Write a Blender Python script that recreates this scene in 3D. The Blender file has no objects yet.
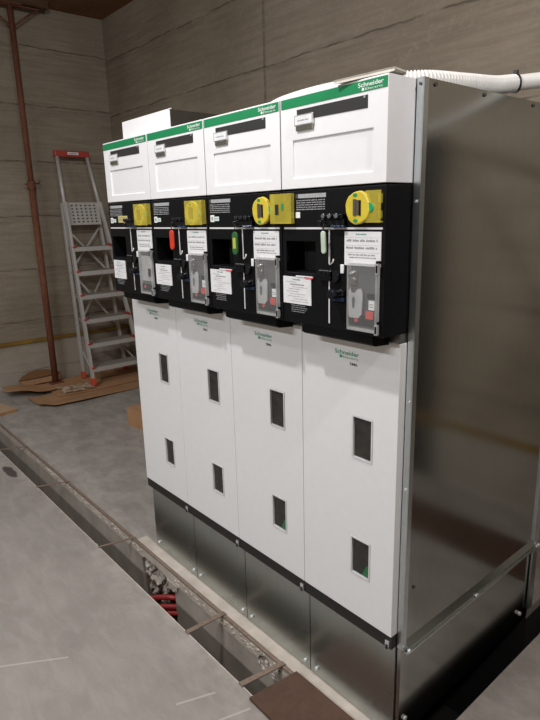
import bpy, bmesh, math, random
from mathutils import Vector, Matrix, noise
random.seed(7)
scene = bpy.context.scene
COL = scene.collection
R_ = math.radians

# ------------------------------------------------------------------ materials
MATS = {}
def base_mat(name):
    m = bpy.data.materials.new(name); m.use_nodes = True
    nt = m.node_tree; b = nt.nodes['Principled BSDF']
    MATS[name] = m
    return m, nt, b
def solid(name, col, rough=.5, metal=0., alpha=1., noise_amt=.06, scale=30., spec=.5, bump=0., emit=None):
    """procedural paint: base colour with a little grain"""
    m, nt, b = base_mat(name)
    N = nt.nodes; L = nt.links
    tc = N.new('ShaderNodeTexCoord'); nz = N.new('ShaderNodeTexNoise'); nz.inputs['Scale'].default_value = scale
    nz.inputs['Detail'].default_value = 4
    L.new(tc.outputs['Object'], nz.inputs['Vector'])
    cr = N.new('ShaderNodeValToRGB')
    cr.color_ramp.elements[0].position = .3; cr.color_ramp.elements[1].position = .7
    cr.color_ramp.elements[0].color = [c*(1-noise_amt) for c in col]+[1]
    cr.color_ramp.elements[1].color = [min(1, c*(1+noise_amt)) for c in col]+[1]
    L.new(nz.outputs['Fac'], cr.inputs['Fac']); L.new(cr.outputs['Color'], b.inputs['Base Color'])
    b.inputs['Roughness'].default_value = rough; b.inputs['Metallic'].default_value = metal
    b.inputs['Alpha'].default_value = alpha; b.inputs['Specular IOR Level'].default_value = spec
    if bump:
        bp = N.new('ShaderNodeBump'); bp.inputs['Strength'].default_value = bump; bp.inputs['Distance'].default_value = .004
        L.new(nz.outputs['Fac'], bp.inputs['Height']); L.new(bp.outputs['Normal'], b.inputs['Normal'])
    if emit:
        b.inputs['Emission Color'].default_value = list(emit[:3])+[1]; b.inputs['Emission Strength'].default_value = emit[3]
    return m

def math_node(nt, op, a, b=None, clamp=False):
    n = nt.nodes.new('ShaderNodeMath'); n.operation = op; n.use_clamp = clamp
    for i, v in enumerate((a, b)):
        if v is None: continue
        if isinstance(v, (int, float)): n.inputs[i].default_value = v
        else: nt.links.new(v, n.inputs[i])
    return n.outputs[0]
def mixc(nt, fac, a, b):
    n = nt.nodes.new('ShaderNodeMix'); n.data_type = 'RGBA'
    if isinstance(fac, (int, float)): n.inputs[0].default_value = fac
    else: nt.links.new(fac, n.inputs[0])
    for i, v in ((6, a), (7, b)):
        if isinstance(v, (tuple, list)): n.inputs[i].default_value = list(v[:3])+[1]
        else: nt.links.new(v, n.inputs[i])
    return n.outputs[2]
def noise_node(nt, vec, scale, detail=5, rough=.55, dist=0.):
    n = nt.nodes.new('ShaderNodeTexNoise'); n.inputs['Scale'].default_value = scale
    n.inputs['Detail'].default_value = detail; n.inputs['Roughness'].default_value = rough; n.inputs['Distortion'].default_value = dist
    nt.links.new(vec, n.inputs['Vector']); return n.outputs['Fac']
def mapping(nt, vec, scale, rot=(0, 0, 0)):
    n = nt.nodes.new('ShaderNodeMapping'); n.inputs['Scale'].default_value = scale; n.inputs['Rotation'].default_value = rot
    nt.links.new(vec, n.inputs['Vector']); return n.outputs[0]
def ramp(nt, fac, p0, p1):
    n = nt.nodes.new('ShaderNodeMapRange'); n.inputs[1].default_value = p0; n.inputs[2].default_value = p1
    nt.links.new(fac, n.inputs[0]); return n.outputs[0]

def wall_mat(name, axis, seams):
    """board-marked cast concrete: horizontal pour seams every ~0.5 m, streaks, stains"""
    m, nt, b = base_mat(name)
    N = nt.nodes; L = nt.links
    tc = N.new('ShaderNodeTexCoord'); ob = tc.outputs['Object']
    sp = N.new('ShaderNodeSeparateXYZ'); L.new(ob, sp.inputs[0])
    z = sp.outputs['Z']; h = sp.outputs[axis]
    big = noise_node(nt, ob, 1.3, 4)
    streak = noise_node(nt, mapping(nt, ob, (1.2, 1.2, 16)), 2.2, 5, .6)
    fine = noise_node(nt, ob, 34, 4)
    c = mixc(nt, ramp(nt, big, .3, .7), (.262, .222, .170), (.350, .302, .238))
    c = mixc(nt, math_node(nt, 'MULTIPLY', ramp(nt, streak, .38, .72), .45), c, (.16, .135, .105))
    c = mixc(nt, math_node(nt, 'MULTIPLY', ramp(nt, fine, .55, .8), .30), c, (.44, .40, .35))
    # pour seams: thin dark wavering lines
    wob = math_node(nt, 'MULTIPLY', math_node(nt, 'SUBTRACT', noise_node(nt, mapping(nt, ob, (2.0, 2.0, .01)), 2.5, 4), .5), .045)
    zz = math_node(nt, 'ADD', z, wob)
    t = math_node(nt, 'FRACT', math_node(nt, 'DIVIDE', math_node(nt, 'SUBTRACT', zz, seams-10.), .51))
    d = math_node(nt, 'ABSOLUTE', math_node(nt, 'SUBTRACT', t, .5))
    brk = ramp(nt, noise_node(nt, mapping(nt, ob, (1.6, 1.6, .5)), 3.0, 3), .36, .55)
    line = math_node(nt, 'MULTIPLY', ramp(nt, d, .485, .497), brk)
    c = mixc(nt, math_node(nt, 'MULTIPLY', line, .6), c, (.05, .04, .032))
    # soft grubby band hanging under each seam
    band = math_node(nt, 'MULTIPLY', ramp(nt, t, .80, 1.0), ramp(nt, streak, .40, .6))
    c = mixc(nt, math_node(nt, 'MULTIPLY', band, .35), c, (.15, .128, .10))
    # vertical formwork joints
    v = math_node(nt, 'FRACT', math_node(nt, 'DIVIDE', math_node(nt, 'ADD', h, 12.52), 2.5))
    vd = math_node(nt, 'ABSOLUTE', math_node(nt, 'SUBTRACT', v, .0))
    vline = math_node(nt, 'MULTIPLY', math_node(nt, 'SUBTRACT', 1., ramp(nt, vd, .006, .014)), ramp(nt, fine, .3, .6))
    c = mixc(nt, math_node(nt, 'MULTIPLY', vline, .6), c, (.07, .058, .045))
    # limewashed, paler foot of the wall
    foot = math_node(nt, 'MULTIPLY', math_node(nt, 'SUBTRACT', 1., ramp(nt, z, .40, .46)), ramp(nt, big, .3, .5))
    c = mixc(nt, math_node(nt, 'MULTIPLY', foot, .55), c, (.46, .43, .385))
    L.new(c, b.inputs['Base Color']); b.inputs['Roughness'].default_value = .95; b.inputs['Specular IOR Level'].default_value = .15
    bp = N.new('ShaderNodeBump'); bp.inputs['Strength'].default_value = .5; bp.inputs['Distance'].default_value = .012
    hh = math_node(nt, 'SUBTRACT', math_node(nt, 'ADD', streak, math_node(nt, 'MULTIPLY', fine, .3)), line)
    L.new(hh, bp.inputs['Height']); L.new(bp.outputs['Normal'], b.inputs['Normal'])
    return m
wall_mat('cast_concrete_x', 'Y', .46)
wall_mat('cast_concrete_y', 'X', .42)

def floor_mat():
    m, nt, b = base_mat('floor_concrete')
    N = nt.nodes; L = nt.links
    tc = N.new('ShaderNodeTexCoord'); ob = tc.outputs['Object']
    big = noise_node(nt, ob, 2.2, 6, .6); mid = noise_node(nt, mapping(nt, ob, (3, 9, 3), (0, 0, .5)), 2.0, 5, .6, .6); fine = noise_node(nt, ob, 90, 3)
    c = mixc(nt, ramp(nt, big, .3, .7), (.24, .220, .200), (.315, .290, .266))
    c = mixc(nt, math_node(nt, 'MULTIPLY', ramp(nt, mid, .42, .72), .40), c, (.40, .375, .345))
    c = mixc(nt, math_node(nt, 'MULTIPLY', ramp(nt, fine, .55, .75), .22), c, (.20, .18, .16))
    # pale scuffs
    sc = noise_node(nt, mapping(nt, ob, (1.2, 7, 1), (0, 0, .9)), 5, 6, .75)
    c = mixc(nt, math_node(nt, 'MULTIPLY', ramp(nt, sc, .66, .74), .45), c, (.52, .49, .46))
    # scraped pale patches along the trench lip
    sp = N.new('ShaderNodeSeparateXYZ'); L.new(ob, sp.inputs[0])
    near = math_node(nt, 'MULTIPLY', ramp(nt, sp.outputs['Y'], -.36, -.21), ramp(nt, noise_node(nt, ob, 6, 5, .7), .42, .62))
    c = mixc(nt, math_node(nt, 'MULTIPLY', near, .38), c, (.50, .47, .43))
    # dark oil patch beside the trench
    dx = math_node(nt, 'DIVIDE', math_node(nt, 'ADD', sp.outputs['X'], 2.97), .15); dy = math_node(nt, 'DIVIDE', math_node(nt, 'ADD', sp.outputs['Y'], .262), .042)
    rr = math_node(nt, 'ADD', math_node(nt, 'MULTIPLY', dx, dx), math_node(nt, 'MULTIPLY', dy, dy))
    rr = math_node(nt, 'ADD', rr, math_node(nt, 'MULTIPLY', noise_node(nt, ob, 11, 5, .7), 1.4))
    c = mixc(nt, math_node(nt, 'MULTIPLY', math_node(nt, 'SUBTRACT', 1., ramp(nt, rr, 1.15, 1.4)), .85), c, (.035, .03, .027))
    # scored pale chalk lines
    for (x0, y0, x1, y1, w) in ((-.58, -.425, -.531, -.294, .004), (-.43, -.36, -.395, -.244, .004), (-1.25, -.95, -1.05, -.62, .0035)):
        ln = math.hypot(x1-x0, y1-y0); ux, uy = (x1-x0)/ln, (y1-y0)/ln
        px = math_node(nt, 'SUBTRACT', sp.outputs['X'], x0); py = math_node(nt, 'SUBTRACT', sp.outputs['Y'], y0)
        along = math_node(nt, 'ADD', math_node(nt, 'MULTIPLY', px, ux), math_node(nt, 'MULTIPLY', py, uy))
        across = math_node(nt, 'ABSOLUTE', math_node(nt, 'SUBTRACT', math_node(nt, 'MULTIPLY', px, uy), math_node(nt, 'MULTIPLY', py, ux)))
        msk = math_node(nt, 'LESS_THAN', across, w)
        msk = math_node(nt, 'MULTIPLY', msk, math_node(nt, 'MULTIPLY', math_node(nt, 'GREATER_THAN', along, 0.), math_node(nt, 'LESS_THAN', along, ln)))
        c = mixc(nt, math_node(nt, 'MULTIPLY', msk, .5), c, (.55, .52, .48))
    L.new(c, b.inputs['Base Color']); b.inputs['Roughness'].default_value = .8; b.inputs['Specular IOR Level'].default_value = .3
    bp = N.new('ShaderNodeBump'); bp.inputs['Strength'].default_value = .25; bp.inputs['Distance'].default_value = .005
    L.new(math_node(nt, 'ADD', big, math_node(nt, 'MULTIPLY', fine, .15)), bp.inputs['Height']); L.new(bp.outputs['Normal'], b.inputs['Normal'])
floor_mat()

def galv(name, col, rough, streaky=.12):
    m, nt, b = base_mat(name)
    N = nt.nodes; L = nt.links
    tc = N.new('ShaderNodeTexCoord'); ob = tc.outputs['Object']
    a = noise_node(nt, mapping(nt, ob, (1, 1, .15)), 60, 3); v = N.new('ShaderNodeTexVoronoi'); v.inputs['Scale'].default_value = 70
    L.new(ob, v.inputs['Vector'])
    k = math_node(nt, 'ADD', math_node(nt, 'MULTIPLY', a, .75), math_node(nt, 'MULTIPLY', v.outputs['Distance'], .2))
    c = mixc(nt, ramp(nt, k, .2, .8), [x*(1-streaky) for x in col], [x*(1+streaky) for x in col])
    L.new(c, b.inputs['Base Color']); b.inputs['Metallic'].default_value = 1.
    L.new(math_node(nt, 'ADD', math_node(nt, 'MULTIPLY', noise_node(nt, ob, 5, 1), .03), rough-.015), b.inputs['Roughness'])
galv('galvanised', (.47, .51, .50), .27, .06)
galv('end_sheet', (.455, .465, .45), .15, .05)
galv('box_steel', (.17, .17, .165), .3)
galv('galvanised_bright', (.70, .755, .775), .30)
galv('galvanised_dull', (.36, .365, .345), .30)

def wood_mat(name, c0, c1, sc=(1, 12, 12), rough=.8):
    m, nt, b = base_mat(name)
    N = nt.nodes; L = nt.links
    tc = N.new('ShaderNodeTexCoord'); ob = tc.outputs['Object']
    g = noise_node(nt, mapping(nt, ob, sc), 4, 6, .65, .4); f = noise_node(nt, ob, 3, 3)
    c = mixc(nt, ramp(nt, g, .3, .7), c0, c1)
    c = mixc(nt, math_node(nt, 'MULTIPLY', ramp(nt, f, .45, .75), .35), c, [x*.6 for x in c0])
    L.new(c, b.inputs['Base Color']); b.inputs['Roughness'].default_value = rough; b.inputs['Specular IOR Level'].default_value = .2
wood_mat('formwork_wood', (.15, .07, .033), (.22, .105, .052), (1, 9, 9))
wood_mat('beam_wood', (.075, .045, .025), (.12, .07, .04), (9, 1, 9))
wood_mat('plank_wood', (.40, .27, .17), (.52, .37, .25), (12, 1.5, 12))
wood_mat('plank_edge', (.33, .17, .08), (.42, .23, .11), (12, 1.5, 12))
wood_mat('brown_board', (.085, .050, .035), (.115, .068, .048), (6, 6, 6), .75)
wood_mat('cardboard', (.40, .225, .115), (.48, .285, .155), (2, 30, 2), .85)
wood_mat('cardboard_dark', (.22, .11, .055), (.30, .16, .08), (2, 30, 2), .85)
wood_mat('rust', (.14, .058, .036), (.24, .095, .058), (10, 10, 3), .8)
wood_mat('rusty_steel', (.17, .125, .095), (.26, .20, .16), (14, 14, 14), .7)
wood_mat('batten', (.16, .085, .03), (.34, .215, .03), (2, .8, 2), .7)

solid('white_paint', (.80, .80, .815), .38, noise_amt=.015)
solid('door_paint', (.76, .765, .775), .42, noise_amt=.015)
solid('sheet_white', (.78, .78, .79), .5, noise_amt=.02)
solid('green_paint', (.0, .215, .072), .4, noise_amt=.03)
solid('green_ink', (.0, .27, .13), .5, noise_amt=.03)
solid('white_ink', (.78, .82, .79), .5, noise_amt=.02)
solid('dark_ink', (.06, .06, .065), .5)
solid('grey_ink', (.30, .30, .31), .6)
solid('label_grey', (.36, .37, .38), .6, noise_amt=.25, scale=200)
solid('black_plastic', (.005, .0053, .0065), .45, noise_amt=.2, scale=120, spec=.16)
solid('black_lever', (.010, .011, .014), .25, noise_amt=.2, spec=.35)
solid('dark_slot', (.022, .021, .021), .45)
solid('visor_black', (.004, .004, .0045), .6, spec=.1)
solid('black_trim', (.014, .013, .012), .55)
solid('recess_black', (.004, .004, .005), .6)
solid('line_white', (.70, .71, .72), .4)
solid('paper', (.74, .745, .765), .75, noise_amt=.03, scale=60)
solid('paper_red', (.62, .10, .12), .7)
solid('sticker_white', (.80, .82, .83), .6)
solid('card_grey', (.72, .73, .75), .6)
solid('sticker_mint', (.62, .76, .70), .6)
solid('sticker_beige', (.52, .46, .19), .6, noise_amt=.2, scale=120)
solid('yellow_plastic', (.64, .51, .05), .32, noise_amt=.08)
solid('yellow_clear', (.74, .62, .09), .12, alpha=.34, noise_amt=.1)
solid('green_mark', (.03, .27, .09), .4)
solid('window_green', (.015, .15, .05), .3)
solid('green_button', (.01, .34, .14), .35)
solid('knob_steel', (.36, .34, .30), .3, metal=.9)
solid('clear_plastic', (.52, .53, .54), .12, alpha=.10, noise_amt=.03)
solid('clear_edge', (.66, .67, .67), .15, alpha=.38, noise_amt=.05)
solid('frosted_plastic', (.60, .61, .60), .3, alpha=.55, noise_amt=.1)
solid('cover_back', (.085, .085, .085), .5)
solid('red_label', (.60, .06, .045), .5)
solid('blue_gloss', (.015, .035, .085), .2)
solid('silver', (.72, .73, .74), .25, metal=.6)
solid('window_dark', (.032, .030, .027), .18, noise_amt=.3, spec=.4)
solid('window_frame', (.62, .63, .63), .4)
solid('bolt_steel', (.78, .79, .80), .3, metal=.4)
solid('screw_dark', (.06, .06, .06), .5)
solid('aluminium', (.55, .54, .52), .42, metal=.2)
solid('tread_alu', (.36, .33, .295), .5, metal=.15, noise_amt=.15, scale=60)
solid('ladder_red', (.42, .055, .040), .45)
solid('ladder_red_bright', (.62, .085, .045), .45)
solid('plastic_white', (.74, .735, .71), .45)
solid('cable_tie', (.02, .02, .02), .4)
solid('cream_plastic', (.66, .62, .54), .55)
solid('tag_red', (.60, .045, .022), .4)
solid('tag_green', (.03, .12, .035), .4)
solid('tag_yellow', (.50, .47, .08), .4)
solid('tag_pale', (.50, .60, .48), .45, noise_amt=.15)
solid('cable_red', (.34, .03, .03), .45)
solid('rubble', (.44, .39, .335), .95, noise_amt=.35, scale=70, bump=.6)
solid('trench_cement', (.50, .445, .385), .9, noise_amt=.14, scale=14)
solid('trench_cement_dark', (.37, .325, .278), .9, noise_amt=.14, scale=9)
solid('pit_shade', (.022, .02, .018), .95)  # near-black: shade of the void painted into the pit faces
solid('lamp_housing', (.75, .75, .75), .5)
solid('film', (.50, .40, .30), .4, alpha=.75, noise_amt=.1)
M = MATS

# ------------------------------------------------------------------ mesh helpers
class MB:
    def __init__(s): s.bm = bmesh.new(); s.mats = []
    def mi(s, mat):
        if mat not in s.mats: s.mats.append(mat)
        return s.mats.index(mat)
    def faces_of(s, verts, mat):
        idx = s.mi(mat) if mat else 0
        fs = set()
        for v in verts:
            for f in v.link_faces: fs.add(f)
        for f in fs: f.material_index = idx
        return fs
    def box(s, x0, x1, y0, y1, z0, z1, mat=None, mtx=None):
        vs = [s.bm.verts.new((x, y, z)) for x in (x0, x1) for y in (y0, y1) for z in (z0, z1)]
        if mtx is not None:
            for v in vs: v.co = mtx @ v.co
        q = [(0, 1, 3, 2), (4, 6, 7, 5), (0, 4, 5, 1), (2, 3, 7, 6), (0, 2, 6, 4), (1, 5, 7, 3)]
        i = s.mi(mat) if mat else 0
        for a in q:
            f = s.bm.faces.new([vs[k] for k in a]); f.material_index = i
        return vs
    def prism(s, pts, axis, a, b, mat=None, cap=True):
        """polygon of 2D pts extruded along axis 'x','y' or 'z' from a to b"""
        def P(p, t):
            return {'x': (t, p[0], p[1]), 'y': (p[0], t, p[1]), 'z': (p[0], p[1], t)}[axis]
        A = [s.bm.verts.new(P(p, a)) for p in pts]; B = [s.bm.verts.new(P(p, b)) for p in pts]
        i = s.mi(mat) if mat else 0; n = len(pts); fs = []
        fs.append(s.bm.faces.new(A)); fs.append(s.bm.faces.new(B[::-1]))
        for k in range(n): fs.append(s.bm.faces.new((A[k], B[k], B[(k+1) % n], A[(k+1) % n])))
        for f in fs: f.material_index = i
        return A+B
    def tube(s, path, r, mat=None, seg=10, caps=True):
        """r: radius or a function of arc index"""
        pts = [Vector(p) for p in path]; i = s.mi(mat) if mat else 0
        rings = []; up = None
        for k, p in enumerate(pts):
            t = (pts[min(k+1, len(pts)-1)]-pts[max(k-1, 0)]).normalized()
            if up is None:
                up = Vector((0, 0, 1)) if abs(t.z) < .9 else Vector((1, 0, 0))
            n = (up-t*up.dot(t)).normalized(); up = n; bn = t.cross(n)
            rr = r(k) if callable(r) else r
            rings.append([s.bm.verts.new(p+(n*math.cos(2*math.pi*j/seg)+bn*math.sin(2*math.pi*j/seg))*rr) for j in range(seg)])
        for a, b in zip(rings, rings[1:]):
            for j in range(seg):
                f = s.bm.faces.new((a[j], a[(j+1) % seg], b[(j+1) % seg], b[j])); f.material_index = i; f.smooth = True
        if caps:
            for rg in (rings[0][::-1], rings[-1]):
                f = s.bm.faces.new(rg); f.material_index = i
    def cyl(s, p0, p1, r, mat=None, seg=16): s.tube([p0, p1], r, mat, seg)
    def relief(s, xs, zs, y0, depth, yback, mat=None, cellmat=None):
        """front plate in the xz plane facing -y, cell (i,j) pushed back by depth(i,j); closed to yback"""
        i0 = s.mi(mat) if mat else 0
        nx, nz = len(xs)-1, len(zs)-1
        D = [[depth(i, j) for j in range(nz)] for i in range(nx)]
        def quad(c, m):
            f = s.bm.faces.new([s.bm.verts.new(p) for p in c]); f.material_index = m
        for i in range(nx):
            for j in range(nz):
                d = D[i][j]; y = y0+d
                cm = cellmat(i, j) if cellmat else None
                m = s.mi(cm) if cm else i0
                quad([(xs[i], y, zs[j]), (xs[i+1], y, zs[j]), (xs[i+1], y, zs[j+1]), (xs[i], y, zs[j+1])], m)
                e = D[i+1][j] if i+1 < nx else None
                if e is not None and abs(e-d) > 1e-6:
                    quad([(xs[i+1], y0+d, zs[j]), (xs[i+1], y0+e, zs[j]), (xs[i+1], y0+e, zs[j+1]), (xs[i+1], y0+d, zs[j+1])], i0)
                e = D[i][j+1] if j+1 < nz else None
                if e is not None and abs(e-d) > 1e-6:
                    quad([(xs[i], y0+d, zs[j+1]), (xs[i+1], y0+d, zs[j+1]), (xs[i+1], y0+e, zs[j+1]), (xs[i], y0+e, zs[j+1])], i0)
        X0, X1, Z0, Z1 = xs[0], xs[-1], zs[0], zs[-1]
        for i in range(nx):
            for (j, z) in ((0, Z0), (nz-1, Z1)):
                quad([(xs[i], y0+D[i][j], z), (xs[i+1], y0+D[i][j], z), (xs[i+1], yback, z), (xs[i], yback, z)], i0)
        for j in range(nz):
            for (i, x) in ((0, X0), (nx-1, X1)):
                quad([(x, y0+D[i][j], zs[j]), (x, y0+D[i][j], zs[j+1]), (x, yback, zs[j+1]), (x, yback, zs[j])], i0)
        quad([(X0, yback, Z0), (X0, yback, Z1), (X1, yback, Z1), (X1, yback, Z0)], i0)
        bmesh.ops.remove_doubles(s.bm, verts=s.bm.verts[:], dist=1e-5)
    def disc(s, cx, cz, y0, y1, r, mat=None, seg=24, rx=1.):
        pts = [(cx+math.cos(2*math.pi*k/seg)*r*rx, cz+math.sin(2*math.pi*k/seg)*r) for k in range(seg)]
        return s.prism(pts, 'y', y0, y1, mat)
    def build(s, name, mat, parent=None, loc=None, bevel=0., recalc=True, smooth=False):
        if recalc: bmesh.ops.recalc_face_normals(s.bm, faces=s.bm.faces[:])
        me = bpy.data.meshes.new(name); s.bm.to_mesh(me); s.bm.free()
        if smooth:
            for p in me.polygons: p.use_smooth = True
        mats = s.mats if s.mats else [mat]
        for x in mats: me.materials.append(M[x])
        o = bpy.data.objects.new(name, me); COL.objects.link(o)
        if parent: o.parent = parent
        if loc: o.location = loc
        if bevel:
            b = o.modifiers.new('bevel', 'BEVEL'); b.width = bevel; b.segments = 2; b.limit_method = 'ANGLE'; b.angle_limit = R_(40)
        return o
def one_box(name, mat, parent, x0, x1, y0, y1, z0, z1, bevel=0.):
    m = MB(); m.box(x0, x1, y0, y1, z0, z1, mat); return m.build(name, mat, parent, bevel=bevel)
def empty(name, loc, label, cat, group=None, rz=0.):
    o = bpy.data.objects.new(name, None); COL.objects.link(o); o.location = loc; o.rotation_euler = (0, 0, rz)
    o.empty_display_size = .05
    return tag(o, label, cat, group)
def tag(o, label, cat, group=None):
    o['label'] = label; o['category'] = cat
    if group: o['group'] = group
    return o
def structure(o): o['kind'] = 'structure'; return o

TXT = {}
def text_faces(mb, s, x, z, h, y, mat, width=None, bold=0.):
    """flat lettering facing -y, lower left corner at (x, z), cap height h, squeezed to width"""
    key = (s, bold)
    if key not in TXT:
        cu = bpy.data.curves.new('lettering', 'FONT'); cu.body = s; cu.size = 1; cu.offset = bold; cu.resolution_u = 3
        o = bpy.data.objects.new('lettering', cu); COL.objects.link(o)
        dg = bpy.context.evaluated_depsgraph_get(); dg.update()
        me = bpy.data.meshes.new_from_object(o.evaluated_get(dg))
        vs = [tuple(v.co) for v in me.vertices]; fs = [tuple(p.vertices) for p in me.polygons]
        bpy.data.objects.remove(o); bpy.data.curves.remove(cu); bpy.data.meshes.remove(me)
        TXT[key] = (vs, fs)
    vs, fs = TXT[key]
    x0 = min(v[0] for v in vs); x1 = max(v[0] for v in vs)
    k = h/.70; kx = (width/(x1-x0)) if width else k
    nv = [mb.bm.verts.new((x+(v[0]-x0)*kx, y, z+v[1]*k)) for v in vs]
    i = mb.mi(mat)
    for f in fs:
        try:
            q = mb.bm.faces.new([nv[a] for a in f]); q.material_index = i
        except ValueError: pass
def scribble(mb, x0, x1, z, h, y, mat, rnd, fill=.85):
    """a line of print too small to read: letter-size dashes grouped in words"""
    x = x0; cw = max(.0018, h*.75)
    while x < x1-cw:
        for q in range(rnd.randint(3, 8)):
            if x > x1-cw: break
            mb.box(x, x+cw*.72, y-.0002, y, z, z+h*(1 if rnd.random() < .4 else .75), mat); x += cw
        x += cw*.9

# ------------------------------------------------------------------ the room
XL, XR, YB, YF, ZC = -5.0, 3.2, 1.69, -4.6, 3.56
def wall(name, mat, *b): m = MB(); m.box(*b, mat); return structure(m.build(name, mat))
wall('wall_left', 'cast_concrete_x', XL-.2, XL, YF, YB, -.9, ZC)
wall('wall_right', 'cast_concrete_x', XR, XR+.2, YF, YB, -.9, ZC)
wall('wall_back', 'cast_concrete_y', XL-.2, XR+.2, YB, YB+.2, -.9, ZC)
wall('wall_front', 'cast_concrete_y', XL-.2, XR+.2, YF-.2, YF, -.9, ZC)
wall('ceiling', 'formwork_wood', XL-.2, XR+.2, YF-.2, YB+.2, ZC, ZC+.15)

# floor: near slab, far slab, right slab; the cable trench runs between them
fl = MB()
TN, TF = -.205, -.04
PX = .097
fl.box(XL, XR, YF, TN, -.75, 0, 'floor_concrete')
fl.box(PX, XR, TN, YB, -.75, 0, 'floor_concrete')
fl.box(XL, -.48, .16, YB, -.75, 0, 'floor_concrete')
fl.box(-.48, .0, .93, YB, -.04, 0, 'floor_concrete'); fl.box(-.48, .0, .931, YB, -.75, -.04, 'pit_shade'); fl.box(-.479, -.478, .16, .93, -.75, -.04, 'pit_shade'); fl.box(PX-.001, PX+.001, TN, YB, -.75, -.03, 'pit_shade')  # thin near-black liners paint the pit's shade
fl.box(XL, PX, TN, YB, -.9, -.75, 'pit_shade')
fl.box(XL, .0, .03, .16, -.035, 0, 'floor_concrete')          # screed over the kerb
hole = [(-1.56, -.45), (-1.545, -.16), (-1.53, -.11), (-1.515, -.068), (-1.49, -.062), (-1.465, -.05), (-1.44, -.054), (-1.41, -.047), (-1.38, -.055), (-1.345, -.048),
        (-1.315, -.066), (-1.29, -.068), (-1.277, -.102), (-1.255, -.098), (-1.238, -.104), (-1.222, -.085), (-1.212, -.09), (-1.222, -.14), (-1.232, -.20), (-1.236, -.45)]
# far trench wall: darker lower part, paler upper lip; the hole is broken through both
LIP = -.058
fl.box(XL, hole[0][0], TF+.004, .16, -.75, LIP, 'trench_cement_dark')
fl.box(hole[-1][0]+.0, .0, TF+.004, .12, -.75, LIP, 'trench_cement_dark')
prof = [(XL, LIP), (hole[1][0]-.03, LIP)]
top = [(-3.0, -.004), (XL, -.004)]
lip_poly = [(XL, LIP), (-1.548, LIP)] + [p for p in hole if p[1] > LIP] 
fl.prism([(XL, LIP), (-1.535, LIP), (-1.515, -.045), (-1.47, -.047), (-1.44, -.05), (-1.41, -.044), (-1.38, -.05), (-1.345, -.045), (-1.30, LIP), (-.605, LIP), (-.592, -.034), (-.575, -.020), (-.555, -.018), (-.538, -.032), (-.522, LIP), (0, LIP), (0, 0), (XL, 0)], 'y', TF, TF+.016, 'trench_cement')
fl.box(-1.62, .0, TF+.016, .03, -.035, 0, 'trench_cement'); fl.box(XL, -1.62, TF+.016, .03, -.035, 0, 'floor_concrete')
# broken concrete teeth around the hole
fl.prism([(-1.30, LIP), (-1.29, -.07), (-1.277, -.102), (-1.255, -.098), (-1.238, -.104), (-1.222, -.088), (-1.21, -.09), (-1.20, LIP)], 'y', TF-.004, .02, 'rubble')
rnd = random.Random(3)
def rock(mb, c, r, mat, sq=(1, 1, 1)):
    res = bmesh.ops.create_icosphere(mb.bm, subdivisions=1 if r < .012 else 2, radius=r)
    i = mb.mi(mat); o = Vector((rnd.random()*50, rnd.random()*50, rnd.random()*50))
    for v in res['verts']:
        n = noise.noise(v.co/r*1.1+o)
        v.co *= 1+.9*n
        v.co = Vector((v.co.x*sq[0], v.co.y*sq[1], v.co.z*sq[2]))+Vector(c)
    for f in mb.faces_of(res['verts'], mat): f.smooth = False
# exposed aggregate under the steel edge
for k in range(330):
    x = rnd.uniform(-3.1, -.30); 
    if -1.54 < x < -1.22: continue
    u = rnd.random()
    rock(fl, (x, TF+.002, -.014-.030*u), rnd.uniform(.004, .0085), 'trench_cement' if rnd.random() < .7 else 'trench_cement_dark', (1.5, .9, .9))
for k in range(80):    # rubble on the left side of the broken hole
    z = rnd.uniform(-.26, -.085)
    x = rnd.uniform(-1.56, -1.535+(-.07-z)*1.15)
    rock(fl, (x, TF+.03+.06*rnd.random(), z), rnd.uniform(.010, .026), 'rubble')
for k in range(10):
    rock(fl, (rnd.uniform(-.62, -.50), TF+.001, rnd.uniform(-.10, -.055)), rnd.uniform(.006, .014), 'rubble', (1.2, .5, 1))
for k in range(60):    # crumbly near lip
    rock(fl, (rnd.uniform(-2.9, -.3), TN+.001, rnd.uniform(-.012, -.003)), rnd.uniform(.003, .007), 'rubble', (1.4, .6, .6))
structure(fl.build('floor', 'floor_concrete'))

t = MB(); t.box(XL, .0, TF-.002, TF+.014, -.004, .003, 'rusty_steel'); structure(t.build('trim_1', 'rusty_steel'))
t = MB(); t.box(XL, PX, TN-.003, TN+.001, -.02, .001, 'trench_cement'); structure(t.build('trim_2', 'trench_cement'))
# wooden batten along the foot of the left and back walls
t = MB(); t.box(XL, XL+.018, YF, YB, .44, .475, 'batten'); structure(t.build('trim_3', 'batten'))
t = MB(); t.box(XL+.02, XR, YB-.018, YB, .375, .412, 'batten'); structure(t.build('trim_4', 'batten'))

# unseen doorway, added on the back wall for the end panel's dark reflection
t = MB(); t.box(1.02, 1.92, YB-.012, YB-.001, .0, 2.04, 'dark_slot'); structure(t.build('added_door', 'dark_slot'))

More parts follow.
